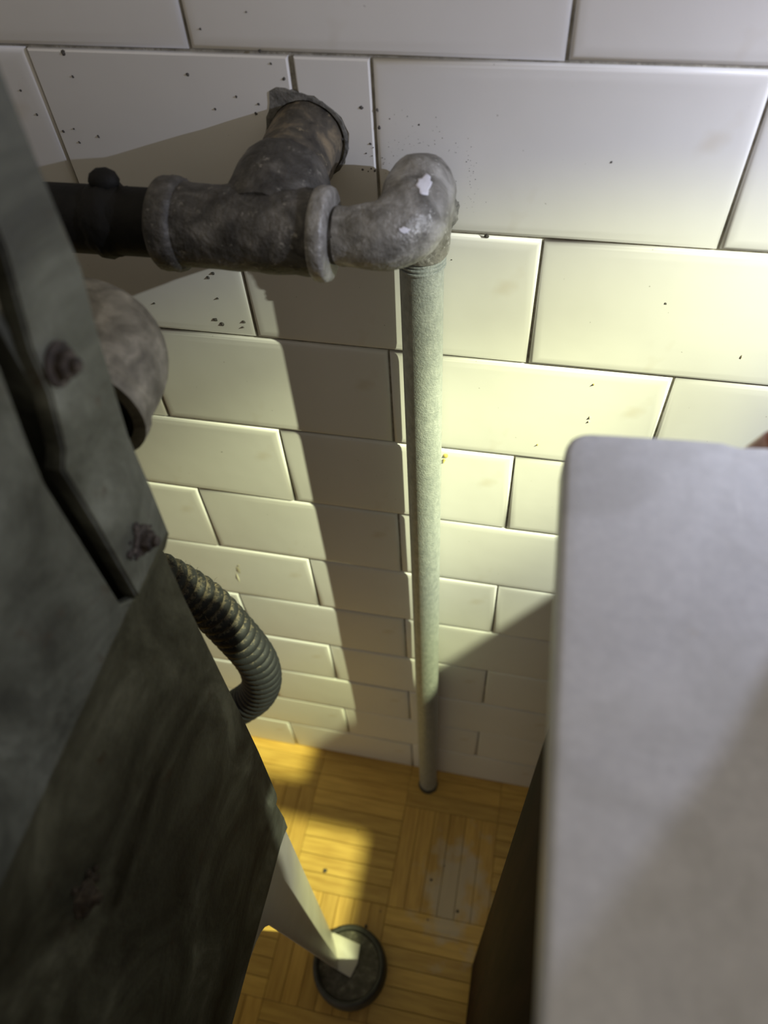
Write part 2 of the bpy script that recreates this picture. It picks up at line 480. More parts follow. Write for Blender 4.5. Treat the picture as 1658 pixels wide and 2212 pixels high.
# ragged mortar collar round the hole
rm = random.Random(3)
bm = bmesh.new(); prev = None; first = None; NS = 40
for k in range(NS):
    a = 2 * PI * k / NS
    up_left = max(0.0, math.cos(a - math.radians(124)))
    ro = HR + 0.0003 + rm.uniform(0, 0.0008) + 0.0046 * up_left ** 8 * rm.uniform(0.5, 1.3)
    ri = HR - 0.0012
    cur = [bm.verts.new((HOLE[0] + r * math.cos(a), y, HOLE[1] + r * math.sin(a))) for r, y in ((ro, 0.0004), (ro - 0.0005, -0.0003 - rm.uniform(0, 0.0004)), (ri, -0.0002 - rm.uniform(0, 0.0006)), (ri, 0.003))]
    if prev:
        for i in range(3): bm.faces.new((prev[i], cur[i], cur[i + 1], prev[i + 1]))
    else: first = cur
    prev = cur
for i in range(3): bm.faces.new((prev[i], first[i], first[i + 1], prev[i + 1]))
bmesh.ops.recalc_face_normals(bm, faces=bm.faces[:])
from_bm('mortar_collar', bm, MORTAR, wall, 60)

def blob(bm, x, z, rx, rz, h=0.0006, rnd=random, seg=9):
    c = bm.verts.new((x, -h, z)); ring = []
    for k in range(seg):
        a = 2 * PI * k / seg; q = rnd.uniform(0.75, 1.25)
        ring.append(bm.verts.new((x + rx * q * math.cos(a), 0.0, z + rz * q * math.sin(a))))
    for k in range(seg): bm.faces.new((c, ring[(k + 1) % seg], ring[k]))
    bmesh.ops.recalc_face_normals(bm, faces=bm.faces[:])
SP = [(-.2151, .836), (-.2144, .8266), (-.2436, .8197), (-.2402, .8091), (-.2297, .8018), (-.2236, .8032), (-.2122, .8), (-.2233, .7968), (-.2546, .7878), (-.1274, .8534), (-.1486, .8469), (-.1592, .8292), (-.1205, .8346), (-.1158, .8287), (-.1388, .8208), (-.1292, .8179), (-.1311, .8139), (-.1499, .8151), (-.0831, .8183), (-.1246, .8392), (-.1001, .8132), (-.1722, .7285), (-.1757, .7253), (-.1785, .6971), (-.1749, .6942), (-.1625, .6933), (-.1611, .6974), (-.2139, .7048), (-.2016, .5808), (-.1735, .712),
      (-.0761, .8175), (-.0708, .8144), (-.0631, .8157), (-.0582, .8124), (-.0755, .8103), (-.0801, .8031), (-.0656, .8013), (-.0698, .7984), (-.0416, .7883), (-.0403, .7784), (-.0926, .8045), (-.0429, .7479), (-.0266, .7617), (.0239, .8003), (.062, .7323)]
bm = bmesh.new(); rs = random.Random(11)
for i, (x, z) in enumerate(SP):
    r = rs.choice((0.0006, 0.0007, 0.0009, 0.0012)); blob(bm, x, z, r, r * 1.1, 0.0009, rs)
for i in range(90):                                  # fine spatter crowding round the elbow
    a = rs.uniform(-0.6, PI * 0.95); d = 0.0185 + abs(rs.gauss(0, 0.006))
    r = rs.uniform(0.00025, 0.0008); blob(bm, -0.0545 + d * math.cos(a), 0.786 + d * math.sin(a) * 0.95, r, r, 0.0008, rs, 7)
tag(from_bm('dirt_spatter', bm, SPECK, wall), kind='stuff')
bm = bmesh.new(); rs = random.Random(5)
for x, z, rx, rz in ((-.2233, .4244, .0030, .0085), (-.2215, .432, .0016, .003), (-.2265, .412, .001, .012), (.0392, .6505, .0008, .0016), (.0392, .6475, .0009, .0009), (.1055, .7042, .0012, .002)):
    blob(bm, x, z, rx, rz, 0.0012, rs, 12)
from_bm('paint_drip', bm, DRIP, wall, 60)
bm = bmesh.new()
for x, z, r in ((-.0440, .6035, .0018), (-.0448, .5995, .0012), (-.0450, .5975, .0009), (.0124, .6234, .0006), (.0372, .6762, .0006)):
    blob(bm, x, z, r, r * 1.4, 0.0014, rs, 9)
from_bm('yellow_blob', bm, GLOB, wall, 60)

# ------------------------------------------------------------------ floor: mosaic parquet of six-strip blocks
bm = bmesh.new(); box(bm, -1.2, 1.2, -1.6, 0.12, -0.05, -0.0018)
floor = tag(from_bm('floor', bm, SUBFLOOR), kind='structure')
def strip_mesh(name, lx, ly, m):
    bm = bmesh.new(); box(bm, -lx / 2, lx / 2, -ly / 2, ly / 2, -0.006, 0, 0.0003, 1)
    me = bpy.data.meshes.new(name); bm.to_mesh(me); bm.free(); me.materials.append(m); return me
SW = 0.0190; BL = 6 * SW + 0.0012; SG = 0.0003
SX = strip_mesh('parquet_strip', BL - SG, SW - SG, WOODX)
SY = strip_mesh('parquet_strip', SW - SG, BL - SG, WOODY)
def strip(me, x, y):
    o = bpy.data.objects.new('parquet_strip', me); COL.objects.link(o); o.parent = floor
    o.location = (x, y, random.uniform(-0.0002, 0.0001))
    o.rotation_euler = (0, 0, random.choice((0, PI)))
X0, Y0 = -0.0784, -0.0495
for bx in range(-4, 4):
    cx = X0 + (bx + 0.5) * BL
    for j in range(3): strip(SX, cx, Y0 + (j + 0.5) * SW + 0.0)
    for by in range(3):
        cy = Y0 - (by + 0.5) * BL
        for j in range(6):
            d = (j - 2.5) * (BL / 6)
            if (bx + by) % 2: strip(SX, cx, cy + d)
            else: strip(SY, cx + d, cy)
bm = bmesh.new()
box(bm, -1.2, 1.2, -1.6, Y0 - 3 * BL - 0.001, -0.004, 0)
box(bm, -1.2, X0 - 4 * BL - 0.001, Y0 - 3 * BL, 0.0, -0.004, 0); box(bm, X0 + 4 * BL + 0.001, 1.2, Y0 - 3 * BL, 0.0, -0.004, 0)
from_bm('outer_floorboards', bm, WOODX, floor)
bm = bmesh.new(); rs = random.Random(2)
def crumb(bm, x, y, r):
    q = bmesh.ops.create_icosphere(bm, subdivisions=1, radius=r)
    for v in q['verts']: v.co = Vector((v.co.x * rs.uniform(.7, 1.3) + x, v.co.y * rs.uniform(.7, 1.3) + y, v.co.z * 0.5 + r * 0.45))
for x, y, r in ((-.158, -.142, .0028), (-.098, -.19, .0018), (-.033, -.128, .0016), (.002, -.155, .0018), (-.03, -.17, .0012), (-.085, -.172, .001), (-.13, -.09, .0009), (-.02, -.11, .001)):
    crumb(bm, x, y, r)
tag(from_bm('floor_crumbs', bm, SPECK), 'dark crumbs and grit scattered on the parquet behind the stove', 'grit', kind='stuff')

# ------------------------------------------------------------------ gas pipework on the wall
S, ZR = -0.065, 0.7985
pipe = empty('gas_pipe', (-0.0545, -0.019, 0), 'grey gas pipe run: tee into the wall, elbow and riser down to the floor', 'pipe')
rj = random.Random(9)
def part(name, bm, m, root=pipe, smooth=50):
    return child(from_bm(name, bm, m, None, smooth), root)
bm = bmesh.new(); lathe_axis(bm, (-0.148, S, ZR), (-1, 0, -0.012), [(0, .0136), (.02, .0136), (.028, .0138), (.1, .0138), (.29, .0138)]); part('run_pipe', bm, BLACKPIPE)
bm = bmesh.new(); pts = [Vector((-0.170 - 0.0018 * i, S, ZR)) for i in range(9)]
sweep(bm, pts, [.0134, .0140, .0146, .0150, .0152, .0150, .0147, .0142, .0134], 26, jit=0.0006, rnd=rj)
q = bmesh.ops.create_icosphere(bm, subdivisions=2, radius=0.0055)
for v in q['verts']: v.co = Vector((v.co.x * 1.2 - 0.1765, v.co.y + S + 0.004, v.co.z * 0.9 + ZR + 0.0150))
part('weld_collar', bm, BLACKPIPE)
def tube(name, path, rad, m, seg=28, jit=0.0, caps=(True, True), smooth=60):
    bm = bmesh.new(); sweep(bm, path, rad, seg, caps, jit, rj); return part(name, bm, m, pipe, smooth)
pts = [Vector((-0.149 + 0.0655 * i / 16, S, ZR)) for i in range(17)]
tube('tee_body', pts, [.0163 + .0002 * math.sin(i * 1.3) for i in range(17)], IRON, 32, 0.0003)
def bead(x, r, wdt, m=IRON):
    n = 9; pts = [Vector((x - wdt / 2 + wdt * i / (n - 1), S, ZR)) for i in range(n)]
    return tube('tee_rim', pts, [r * 0.86 + r * 0.14 * max(0, 1 - abs(2 * i / (n - 1) - 1) ** 3.5) ** 0.5 for i in range(n)], m, 32, 0.00025)
bead(-0.1490, .0186, .0115); bead(-0.0850, .0182, .0075, ELBOW)  # right rim takes the paler elbow metal to stand in for light from the right
pts = [Vector((-0.1105 + 0.0012 * t, S + 0.036 * t, ZR + 0.0033 * t)) for t in [i / 10 for i in range(11)]]
tube('tee_branch', pts, [.0175, .0185, .0192, .0197, .0201, .0204, .0206, .0207, .0205, .0196, .0172], IRON, 30, 0.0003)
pts = [Vector((-0.1093, -0.030 + 0.0318 * t, 0.8020 + 0.0015 * t)) for t in [i / 8 for i in range(9)]]
tube('branch_pipe', pts, .0165, BRANCH, 30, 0.0002)
tube('nipple', [Vector((-0.0825 + 0.010 * t / 4, S, ZR)) for t in range(5)], .0108, IRON, 24, 0.0002)
ZE = ZR + 0.0008
path = arc_path([(-0.0795, S, ZR), (-0.0522, S, ZE), (-0.0530, -0.0195, ZE + 0.0005), (-0.0544, -0.0190, 0.764)], [0.0160, 0.0150], 12)
path = resample(path, 0.0022)
n = len(path)
def elbow_r(s, a, i):
    t = i / (n - 1)
    r = 0.0112 + 0.0036 * min(1, max(0, (t - 0.06) / 0.26)) ** 0.8
    if t > 0.60: r = 0.0148 - 0.0022 * (t - 0.60) / 0.40
    return r + 0.00025 * math.sin(a * 5 + i * .9)
eb = tube('elbow', path, elbow_r, ELBOW, 32, 0.00015)
# pale paint left on the elbow's back: a thin ragged flake lying on its curved surface
from mathutils.bvhtree import BVHTree
rp = random.Random(4)
bvh = BVHTree.FromPolygons([v.co for v in eb.data.vertices], [tuple(p.vertices) for p in eb.data.polygons])
def flake(cen, view, size, long, m):
    cen, view = Vector(cen), Vector(view).normalized()
    u = view.cross(Vector((0, 0, 1))).normalized(); v = u.cross(view)
    bm = bmesh.new(); NA = 22; jag = [rp.uniform(0.62, 1.15) for _ in range(NA)]
    def hit(x, y):
        p = cen + u * x + v * y + view * 0.04
        h = bvh.ray_cast(p, -view)
        return bm.verts.new((h[0] + h[1] * 0.0003) if h[0] else cen)
    c = hit(0, 0); prev = None
    for f in (0.35, 0.7, 1.0):
        ring = [hit(size * f * (jag[k] if f > 0.5 else 1) * math.cos(2 * PI * k / NA), long * f * (jag[k] if f > 0.5 else 1) * math.sin(2 * PI * k / NA)) for k in range(NA)]
        for k in range(NA):
            if prev: bm.faces.new((prev[k], ring[k], ring[(k + 1) % NA], prev[(k + 1) % NA]))
            else: bm.faces.new((c, ring[k], ring[(k + 1) % NA]))
        prev = ring
    bmesh.ops.recalc_face_normals(bm, faces=bm.faces[:])
    o = child(from_bm('paint_flake', bm, m, None, 70), pipe)
    o.modifiers.new('thick', 'SOLIDIFY').thickness = 0.0003
flake((-0.0490, -0.040, 0.804), (0.10, -0.72, 0.70), 0.0036, 0.0048, PAINT)
flake((-0.0530, -0.060, 0.800), (0.10, -0.85, 0.52), 0.0020, 0.0012, PAINT)
bm = bmesh.new()
for j in range(4):
    z = 0.7655 - 0.0022 * j
    lathe_axis(bm, (-0.0544, -0.0190, z), (0, 0, -1), [(0, .0106), (.0006, .0116), (.0014, .0116), (.002, .0106)], 26)
part('pipe_thread', bm, GALV)
bm = bmesh.new(); lathe_axis(bm, (-0.0545, -0.0190, 0.772), (0, 0, -1), [(0, .0106), (.25, .0106), (.5, .0107), (.7725, .0106)], 36); part('riser_pipe', bm, GALV)
bm = bmesh.new(); pts = [Vector((-0.0545, -0.019, 0.0085 - 0.0017 * i)) for i in range(6)]
sweep(bm, pts, [.0109, .0112, .0114, .0117, .0119, .0121], 24, jit=0.0004, rnd=rj); part('floor_collar', bm, CUP)
bm = bmesh.new(); pts = [Vector((-0.0490, -0.0165 + 0.0022 * i, 0.7755)) for i in range(8)]
sweep(bm, pts, [.006, .0074, .0084, .0090, .0092, .0092, .0092, .009], 22, jit=0.0009, rnd=rj); part('mortar_lump', bm, MORTAR)

# ------------------------------------------------------------------ elbow fitting behind the stove
fit = empty('elbow_fitting', (-0.50, 0, 0.795), 'rounded dusty beige pipe elbow with an open end, sticking out behind the stove edge', 'pipe fitting')
FX, FY, FZ = -0.1425, -0.130, 0.7935
path = arc_path([(FX, -0.168, FZ), (FX, FY, FZ), (-0.20, FY, FZ)], 0.021, 14)
path = resample(path, 0.0025)
bm = bmesh.new(); m_ = len(path)
def fr(s, a, i): return 0.0200 + (0.0016 if s < 0.007 else 0) - (0.002 if i > m_ - 4 else 0)
rings = sweep(bm, path, fr, 32, (False, True))
inner = [bm.verts.new(path[0] + (v.co - path[0]) * 0.80) for v in rings[0]]
deep = [bm.verts.new(path[8] + (v.co - path[8]) * 0.80) for v in rings[8]]
for k in range(32):
    bm.faces.new((rings[0][k], inner[k], inner[(k + 1) % 32], rings[0][(k + 1) % 32]))
bmesh.ops.recalc_face_normals(bm, faces=bm.faces[:])
child(from_bm('elbow_body', bm, FITTING, None, 55), fit)
bm = bmesh.new()
prevr = None
for i in range(0, 12):
    ring = [bm.verts.new(path[i] + (v_.co - path[i]) * 1.0) for v_ in []]
sweep(bm, path[:12], 0.0158, 28, (False, True))
bmesh.ops.reverse_faces(bm, faces=bm.faces[:])
child(from_bm('socket_bore', bm, BLACK, None, 60), fit)
bm = bmesh.new(); sweep(bm, resample(arc_path([(-0.19, FY, FZ), (-0.50, FY, FZ), (-0.50, 0.0, FZ)], 0.03, 8), 0.01), 0.0145, 20)
child(from_bm('supply_pipe', bm, BLACKPIPE, None, 60), fit)

# ------------------------------------------------------------------ corrugated hose
hose = empty('corrugated_hose', (-0.33, -0.10, 0), 'black corrugated rubber hose furred with lint, looping out behind the stove', 'hose')
hp = smooth_path([(-0.30, -0.175, 0.665), (-0.262, -0.140, 0.640), (-0.223, -0.112, 0.600), (-0.1945, -0.100, 0.553), (-0.1755, -0.100, 0.508), (-0.1665, -0.100, 0.457), (-0.1780, -0.102, 0.408), (-0.218, -0.108, 0.355), (-0.272, -0.105, 0.25), (-0.32, -0.10, 0.10), (-0.33, -0.10, 0.004)], 24)
hp = resample(hp, 0.0010)
bm = bmesh.new()
def hr(s, a, i):
    t = (s / 0.0080) % 1.0; low = min(1.0, max(0.0, (s - 0.13) / 0.06))
    return 0.0108 + 0.0022 * low + (0.0044 - 0.0020 * low) * (math.sin(PI * t) ** 0.6)
sweep(bm, hp, hr, 24)
ht = child(from_bm('hose_tube', bm, HOSE, None, 80), hose)
ga = ht.data.attributes.new('groove', 'FLOAT', 'POINT')          # 1 in the grooves, where lint gathers
for i in range(len(ht.data.vertices)):
    ga.data[i].value = 1 - math.sin(PI * (((i // 24) * 0.001 / 0.0080) % 1.0)) ** 0.8
LINT, _, _ = mat('grey_brown_lint', [(0.3, (0.13, 0.105, 0.07)), (0.7, (0.30, 0.25, 0.17))], 200, 1.0)
bm = bmesh.new(); rl = random.Random(21)
for k in range(340):                                # short curled lint fibres clinging to the ribs
    i = int(rl.triangular(30, 235, 110)); c = hp[min(i, len(hp) - 2)]; t = (hp[i + 1] - hp[i - 1]).normalized()
    n1 = t.cross(Vector((0, -1, 0.4))).normalized(); n2 = t.cross(n1)
    a = rl.uniform(0, 2 * PI); d0 = n1 * math.cos(a) + n2 * math.sin(a)
    p = c + d0 * rl.uniform(0.0125, 0.0150); d = (t * rl.uniform(-1, 1) + n1 * rl.uniform(-1, 1) + n2 * rl.uniform(-1, 1) + d0 * 0.25).normalized()
    sd = d.cross(d0).normalized() * 0.00011; prev = None
    for q in range(5):
        cur = (bm.verts.new(p - sd), bm.verts.new(p + sd))
        if prev: bm.faces.new((prev[0], prev[1], cur[1], cur[0]))
        prev = cur
        p = p + d * 0.0013; d = (d + Vector((rl.uniform(-1, 1), rl.uniform(-1, 1), rl.uniform(-1, 1))) * 0.55).normalized()
tag(child(from_bm('lint', bm, LINT), hose), 'grey brown lint', kind='stuff')

# ------------------------------------------------------------------ stove
SXP = -0.115
stove = empty('stove', (-0.40, -0.45, 0), 'old stove on the left, grimy charcoal side panel above cream enamel legs', 'stove')
flange_edge = [(-.1936, .7563), (-.1884, .7587), (-.1868, .785), (-.1861, .806), (-.1828, .824), (-.1795, .841), (-.1756, .856), (-.1753, .878), (-.1741, .905)]
slot_right = [(-.194, .905), (-.1978, .8754), (-.205, .8532), (-.2062, .841), (-.2114, .8264), (-.2152, .8225), (-.2150, .7979), (-.2156, .7594)]
slot_left = [(-.2217, .7655), (-.2215, .7915), (-.2213, .8244), (-.2188, .8376), (-.2144, .857), (-.210, .905)]
bm = bmesh.new(); prism_x(bm, flange_edge + slot_right, SXP - 0.004, SXP + 0.0012)
bmesh.ops.bevel(bm, geom=[e for e in bm.edges if all(v.co.x > SXP for v in e.verts)], offset=0.0008, segments=2, affect='EDGES')
part('rear_flange', bm, FLANGE, stove, 40)
rear_edge = [(-.2050, .4520), (-.2035, .470), (-.2040, .4995), (-.2010, .501), (-.1996, .507), (-.1985, .53), (-.1968, .57), (-.1961, .6078), (-.1955, .66), (-.1950, .70), (-.1948, .7232), (-.1936, .7563)]
bm = bmesh.new(); prism_x(bm, rear_edge + [(-.2156, .7594)] + slot_left + [(-.75, .905), (-.75, .459), (-.32, .459), (-.2646, .4585), (-.245, .4575), (-.2193, .4580), (-.2115, .4560)], SXP - 0.003, SXP)
bmesh.ops.bevel(bm, geom=[e for e in bm.edges if all(v.co.x > SXP - 0.001 for v in e.verts)], offset=0.0006, segments=1, affect='EDGES')
part('side_panel', bm, PANEL, stove, 40)
bm = bmesh.new(); box(bm, -0.72, SXP - 0.018, -0.745, -0.2065, 0.47, 0.90, 0.002); part('oven_body', bm, BLACK, stove)
bm = bmesh.new(); box(bm, -0.72, SXP - 0.0032, -0.2062, -0.2035, 0.50, 0.895); part('back_panel', bm, PANEL, stove)
bm = bmesh.new(); box(bm, -0.73, SXP, -0.76, -0.19, 0.905, 0.918, 0.004); part('cooktop', bm, ENAMEL, stove)
bm = bmesh.new(); box(bm, -0.71, SXP - 0.02, -0.752, -0.744, 0.50, 0.86, 0.003); d = part('oven_door', bm, ENAMEL, stove)
bm = bmesh.new(); sweep(bm, [Vector(p) for p in ((-0.62, -0.752, 0.80), (-0.62, -0.785, 0.80), (-0.22, -0.785, 0.80), (-0.22, -0.752, 0.80))], 0.007, 12)
o = from_bm('door_handle', bm, GALV, None, 50); o.parent = d; o.matrix_parent_inverse = d.matrix_basis.inverted()
o.matrix_parent_inverse = Matrix.Translation(stove.location).inverted() @ Matrix.Identity(4) if False else Matrix.Identity(4)

def bolt(y, z, r, x=SXP, crust=0.0):
    bm = bmesh.new()
    lathe_axis(bm, (x - 0.002, y, z), (1, 0, 0), [(0, r * 1.45), (.0028, r * 1.45), (.0032, r * 1.3)], 20)
    lathe_axis(bm, (x, y, z), (1, 0, 0), [(0, r), (.0032, r), (.0040, r * .8)], 6)
    lathe_axis(bm, (x, y, z), (1, 0.05, 0), [(0, r * .5), (.0055, r * .5), (.006, r * .35)], 12)
    rb = random.Random(int(y * -1e4))
    for k in range(int(crust)):
        a = rb.uniform(0, 2 * PI); d = r * rb.uniform(1.2, 2.3); q = bmesh.ops.create_icosphere(bm, subdivisions=1, radius=rb.uniform(.0006, .0018))
        for v in q['verts']: v.co = Vector((v.co.x * .6 + x + 0.0004, v.co.y + y + d * math.cos(a), v.co.z + z + d * math.sin(a)))
    part('bolt', bm, RUST, stove, 40)
bolt(-.1993, .8447, .0040, SXP + .0012); bolt(-.2021, .7735, .0036, SXP + .0012, 16); bolt(-.2956, .7101, .0036, SXP, 10)

# pressed sheet leg with its arch and skirt, at each lower corner
def leg(name, mx=1, dy=0.0, sy=1):
    """mx, sy mirror the rear right leg to the other corners"""
    rear_top = Vector((SXP - .0035, -.2052, .452)); rear_bot = Vector((-.1333, -.2066, .031))
    fr_top = Vector((SXP - .0035, -.2584, .418)); fr_bot = Vector((-.1165, -.2405, .031))
    bm = bmesh.new()
    rows = []
    for i in range(13):
        t = i / 12
        a = rear_top.lerp(rear_bot, t); b = fr_top.lerp(fr_bot, t)
        rows.append([bm.verts.new(a.lerp(b, u / 4) + Vector((0.0022 * math.sin(PI * u / 4), 0, 0))) for u in range(5)])
    for p, q in zip(rows, rows[1:]):
        for u in range(4): bm.faces.new((p[u], p[u + 1], q[u + 1], q[u]))
    # web between the leg's head and the skirt
    arch = [(-.2584, .418), (-.2612, .429), (-.2650, .4365), (-.2723, .4435), (-.2823, .4480), (-.300, .4505), (-.340, .4515), (-.475, .452)]
    low = [bm.verts.new((SXP - .0035, y, z)) for y, z in arch]
    top = [bm.verts.new((SXP - .0035, y, .485)) for y, z in arch]
    for i in range(len(arch) - 1): bm.faces.new((low[i], low[i + 1], top[i + 1], top[i]))
    tr = [bm.verts.new((SXP - .0035, -.2055 - .0529 * u / 4, .485)) for u in range(5)]
    for u in range(4): bm.faces.new((rows[0][u], tr[u], tr[u + 1], rows[0][u + 1]))
    bmesh.ops.remove_doubles(bm, verts=bm.verts[:], dist=1e-5)
    # foot plate turned out over the cup
    f = rows[-1]
    p1 = bm.verts.new((-.0975, -.2123, .0285)); p2 = bm.verts.new((-.0965, -.230, .0285)); p3 = bm.verts.new((-.1010, -.2447, .0285))
    bm.faces.new((f[0], f[1], f[2], p2, p1)); bm.faces.new((f[2], f[3], f[4], p3, p2))
    bmesh.ops.recalc_face_normals(bm, faces=bm.faces[:])
    cx, cy = -0.40, -0.475
    if mx < 0:
        for v in bm.verts: v.co.x = 2 * cx - v.co.x
    if sy < 0:
        for v in bm.verts: v.co.y = 2 * cy - v.co.y
    if mx * sy < 0: bmesh.ops.reverse_faces(bm, faces=bm.faces[:])
    o = part(name, bm, ENAMEL, stove, 35)
    s = o.modifiers.new('thick', 'SOLIDIFY'); s.thickness = 0.0022; s.offset = 0
    b = o.modifiers.new('edge', 'BEVEL'); b.width = 0.0007; b.segments = 2; b.limit_method = 'ANGLE'
    return o
for mx, sy in ((1, 1), (-1, 1), (1, -1), (-1, -1)): leg('leg', mx, 0, sy)

# ------------------------------------------------------------------ furniture cups under the legs
def cup(x, y, label):
    c = empty('caster_cup', (x, y, 0), label, 'caster cup')
    bm = bmesh.new()
    lathe_axis(bm, (x, y, 0), (0, 0, 1), [(0, .0385), (.004, .0405), (.012, .0405), (.020, .0400), (.028, .0392), (.0310, .0378), (.0318, .0360), (.0308, .0340), (.0260, .0330), (.0245, .0320)], 48, (True, False))
    part('cup_wall', bm, CUP, c, 50)
    bm = bmesh.new(); lathe_axis(bm, (x, y, 0.018), (0, 0, 1), [(0, .0325), (.0080, .0325), (.0085, .020), (.0085, .002)], 40)
    part('cup_floor', bm, CUPIN, c, 50)
    return c
cup(-0.1056, -0.2335, 'round dark rubber caster cup under the cream stove leg on the parquet')

# ------------------------------------------------------------------ marble-topped cabinet
cab = empty('marble_top_cabinet', (0.28, -0.42, 0), 'white marble topped cabinet with dark stained wood body at right', 'cabinet')
ZT, ZU = 0.815, 0.803          # marble top and underside
def outline():
    P = [(0.0159, -0.3057), (0.0166, -0.330), (0.024, -0.72), (0.62, -0.72), (0.62, -0.1718), (0.30, -0.1718), (0.0646, -0.1717), (0.0604, -0.1721), (0.0577, -0.1726)]
    P += [(0.0556, -0.1722), (0.0533, -0.1715), (0.0438, -0.1718), (0.0343, -0.1724), (0.0268, -0.1729), (0.0191, -0.1735)]
    P += [(0.0173, -0.1740), (0.0156, -0.1750), (0.0142, -0.1764), (0.0133, -0.1786), (0.0129, -0.1810), (0.0127, -0.1835), (0.0132, -0.2028), (0.0138, -0.2285), (0.0148, -0.2676)]
    return P
bm = bmesh.new()
vs = [bm.verts.new((x, y, ZT)) for x, y in outline()]
f = bm.faces.new(vs)
r = bmesh.ops.extrude_face_region(bm, geom=[f])
for v in r['geom']:
    if isinstance(v, bmesh.types.BMVert): v.co.z = ZU
bmesh.ops.recalc_face_normals(bm, faces=bm.faces[:])
es = [e for e in bm.edges if abs(e.verts[0].co.z - e.verts[1].co.z) < 1e-6]
bmesh.ops.bevel(bm, geom=es, offset=0.0018, segments=3, affect='EDGES', profile=0.5)
part('marble_top', bm, MARBLE, cab, 40)
BX, BY = 0.0255, -0.2035
bm = bmesh.new(); box(bm, BX, BX + 0.02, -0.70, BY, 0.0, ZU, 0.0015); part('side_panel', bm, DARKWOOD, cab)
bm = bmesh.new(); box(bm, 0.58, 0.60, -0.70, BY, 0.0, ZU, 0.0015); part('side_panel', bm, DARKWOOD, cab)
bm = bmesh.new(); box(bm, BX + 0.02, 0.58, BY - 0.012, BY - 0.004, 0.03, ZU); part('back_panel', bm, DARKWOOD, cab)
for i in range(2):
    x0 = BX + 0.022 + i * 0.268
    bm = bmesh.new(); box(bm, x0, x0 + 0.266, -0.70, -0.682, 0.06, 0.75, 0.002); part('door', bm, DARKWOOD, cab)
bm = bmesh.new(); box(bm, BX + 0.02, 0.58, -0.68, BY - 0.012, 0.03, 0.05); part('bottom_shelf', bm, DARKWOOD, cab)

# ------------------------------------------------------------------ hand gripping the back edge of the marble
SKIN, nts, bs = mat('reddish_skin', [(0.3, (0.36, 0.125, 0.075)), (0.6, (0.50, 0.20, 0.125)), (0.8, (0.60, 0.29, 0.19))], 90, 0.5, bumps=[(350, 0.4, 0.0008)])
bs.inputs['Subsurface Weight'].default_value = 0.1; bs.inputs['Subsurface Radius'].default_value = (0.004, 0.0015, 0.001)
NAIL, _, _ = mat('finger_nail', [(0.3, (0.55, 0.32, 0.26)), (0.7, (0.62, 0.40, 0.33))], 60, 0.3)
def skinned(name, chains, m, root, levels=2):
    """chains: lists of (point, radius); later chains start on a point of an earlier one"""
    verts, rad, edges, idx = [], [], [], {}
    for ch in chains:
        prev = None
        for p, r in ch:
            key = tuple(round(c, 5) for c in p)
            if key not in idx:
                idx[key] = len(verts); verts.append(p); rad.append(r)
            i = idx[key]
            if prev is not None and prev != i: edges.append((prev, i))
            prev = i
    me = bpy.data.meshes.new(name); me.from_pydata(verts, edges, [])
    o = bpy.data.objects.new(name, me); COL.objects.link(o); me.materials.append(m)
    sk = o.modifiers.new('skin', 'SKIN'); sk.use_smooth_shade = True
    lay = me.skin_vertices[0] if me.skin_vertices else None
    for i, r in enumerate(rad):
        lay.data[i].radius = (r, r); lay.data[i].use_root = (i == 0)
    sb = o.modifiers.new('sub', 'SUBSURF'); sb.levels = levels; sb.render_levels = levels
    return child(o, root)
hand = empty('person', (0.50, -0.66, 1.17), "person's bare hand hooked over the back edge of the marble top, only a fingertip showing", 'person')
PB = (0.178, -0.186, 0.842)
skinned('arm_and_palm', [
    [((0.50, -0.66, 1.17), .044), ((0.38, -0.52, 1.07), .041), ((0.255, -0.345, 0.950), .033), ((0.200, -0.250, 0.884), .0270), ((0.187, -0.214, 0.857), .0240), (PB, .0205)],
    [(PB, .0205), ((0.152, -0.172, 0.838), .0135), ((0.128, -0.162, 0.834), .0108), ((0.104, -0.1570, 0.829), .0086), ((0.0865, -0.156, 0.8165), .0077), ((0.0760, -0.156, 0.8005), .0070), ((0.0695, -0.156, 0.790), .0055)],
    [(PB, .0205), ((0.162, -0.162, 0.838), .0135), ((0.145, -0.150, 0.833), .0110), ((0.117, -0.1455, 0.826), .0088), ((0.1065, -0.1445, 0.811), .0078), ((0.0970, -0.1455, 0.795), .0072), ((0.0915, -0.1465, 0.783), .0056)],
    [(PB, .0205), ((0.172, -0.160, 0.837), .0130), ((0.158, -0.147, 0.831), .0106), ((0.135, -0.1415, 0.823), .0086), ((0.1250, -0.1410, 0.807), .0076), ((0.1170, -0.1425, 0.792), .0070), ((0.1125, -0.1435, 0.781), .0055)],
    [(PB, .0205), ((0.182, -0.163, 0.834), .0120), ((0.172, -0.149, 0.827), .0096), ((0.154, -0.1430, 0.818), .0076), ((0.1455, -0.1425, 0.804), .0067), ((0.1390, -0.1435, 0.792), .0062), ((0.1355, -0.1440, 0.783), .0050)],
    [(PB, .0205), ((0.162, -0.204, 0.838), .0135), ((0.146, -0.205, 0.831), .0112), ((0.131, -0.198, 0.8275), .0098), ((0.121, -0.190, 0.825), .0080)],
], SKIN, hand)
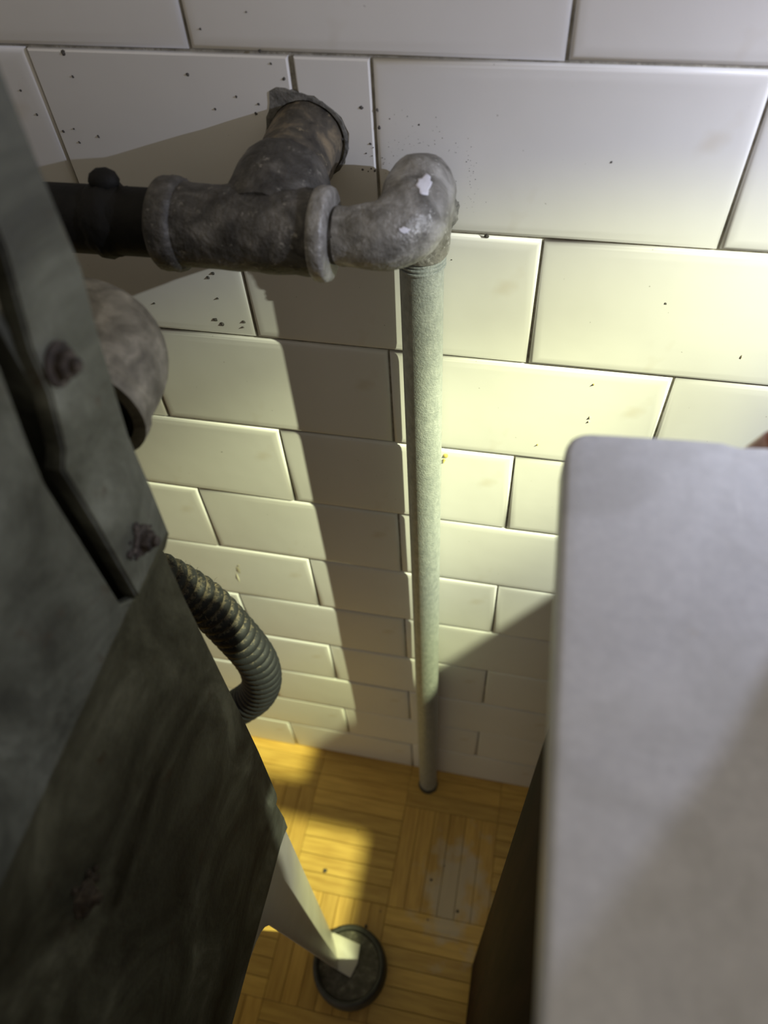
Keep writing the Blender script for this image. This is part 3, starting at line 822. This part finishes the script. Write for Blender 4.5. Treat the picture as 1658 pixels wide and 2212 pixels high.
def nail(tip, back, up):
    t, bk, u = Vector(tip), Vector(back), Vector(up).normalized()
    d = (t - bk).normalized(); sd = d.cross(u).normalized(); u = sd.cross(d).normalized()
    bm = bmesh.new(); rows = []
    for i in range(5):
        row = []
        for j in range(5):
            a = (j - 2) / 2 * 0.9; q = bk.lerp(t, 0.15 + 0.75 * i / 4) ; r = 0.0066 - 0.0002 * i
            row.append(bm.verts.new(q + sd * math.sin(a) * r * 0.85 + u * math.cos(a) * r))
        rows.append(row)
    for p, q in zip(rows, rows[1:]):
        for j in range(4): bm.faces.new((p[j], p[j + 1], q[j + 1], q[j]))
    o = child(from_bm('finger_nail', bm, NAIL, None, 60), hand)
    s = o.modifiers.new('thick', 'SOLIDIFY'); s.thickness = 0.0006
for tip, bk, up in (((.0695, -.156, .790), (.0760, -.156, .8005), (-.8, .1, .5)), ((.0915, -.1465, .783), (.097, -.1455, .795), (-.8, .2, .5)), ((.1125, -.1435, .781), (.117, -.1425, .792), (-.8, .3, .3)), ((.1355, -.144, .783), (.139, -.1435, .792), (-.8, .3, .3))):
    nail(tip, bk, up)

# ------------------------------------------------------------------ added clamp lamp out of view, its jaw shaped to cast shadows
lamp = empty('added_clamp_lamp', (0.30, -0.17, ZT), 'added unseen black clamp lamp on the back edge of the marble top, jaw shaped to cast shadows', 'lamp')
CLAMP, _, _ = mat('black_lamp_metal', [(0.3, (0.015, 0.015, 0.015)), (0.7, (0.03, 0.03, 0.03))], 40, 0.5)
def plate(name, xy, z0, z1):
    bm = bmesh.new()
    f = bm.faces.new([bm.verts.new((x, y, z0)) for x, y in xy])
    r = bmesh.ops.extrude_face_region(bm, geom=[f])
    for v in r['geom']:
        if isinstance(v, bmesh.types.BMVert): v.co.z = z1
    bmesh.ops.recalc_face_normals(bm, faces=bm.faces[:])
    return part(name, bm, CLAMP, lamp, 40)
plate('shadow_jaw', [(0.2445, -0.060), (0.2400, -0.1400), (0.2260, -0.1408), (0.2260, -0.1446), (0.2510, -0.1456), (0.2510, -0.212), (0.39, -0.212), (0.39, -0.060)], 0.8155, 0.826)  # outline and small lug cut to block light into the wall and floor shadows
plate('lower_jaw', [(0.262, -0.150), (0.262, -0.200), (0.36, -0.200), (0.36, -0.150)], 0.792, 0.8025)
plate('spring_web', [(0.275, -0.130), (0.275, -0.160), (0.35, -0.160), (0.35, -0.130)], 0.795, 0.8155)
bm = bmesh.new(); sweep(bm, resample(arc_path([(0.345, -0.150, 0.825), (0.345, -0.150, 0.90), (0.325, -0.150, 0.965)], 0.02, 6), 0.005), 0.005, 12); part('stem', bm, CLAMP, lamp)
bm = bmesh.new(); ax = Vector((0.60, -0.20, 0.77)).normalized()
lathe_axis(bm, LAMP + ax * 0.004, ax, [(0.0, .004), (0.001, .013), (0.010, .016), (0.030, .016), (0.040, .010), (0.044, .004)], 24); part('lamp_head', bm, CLAMP, lamp)
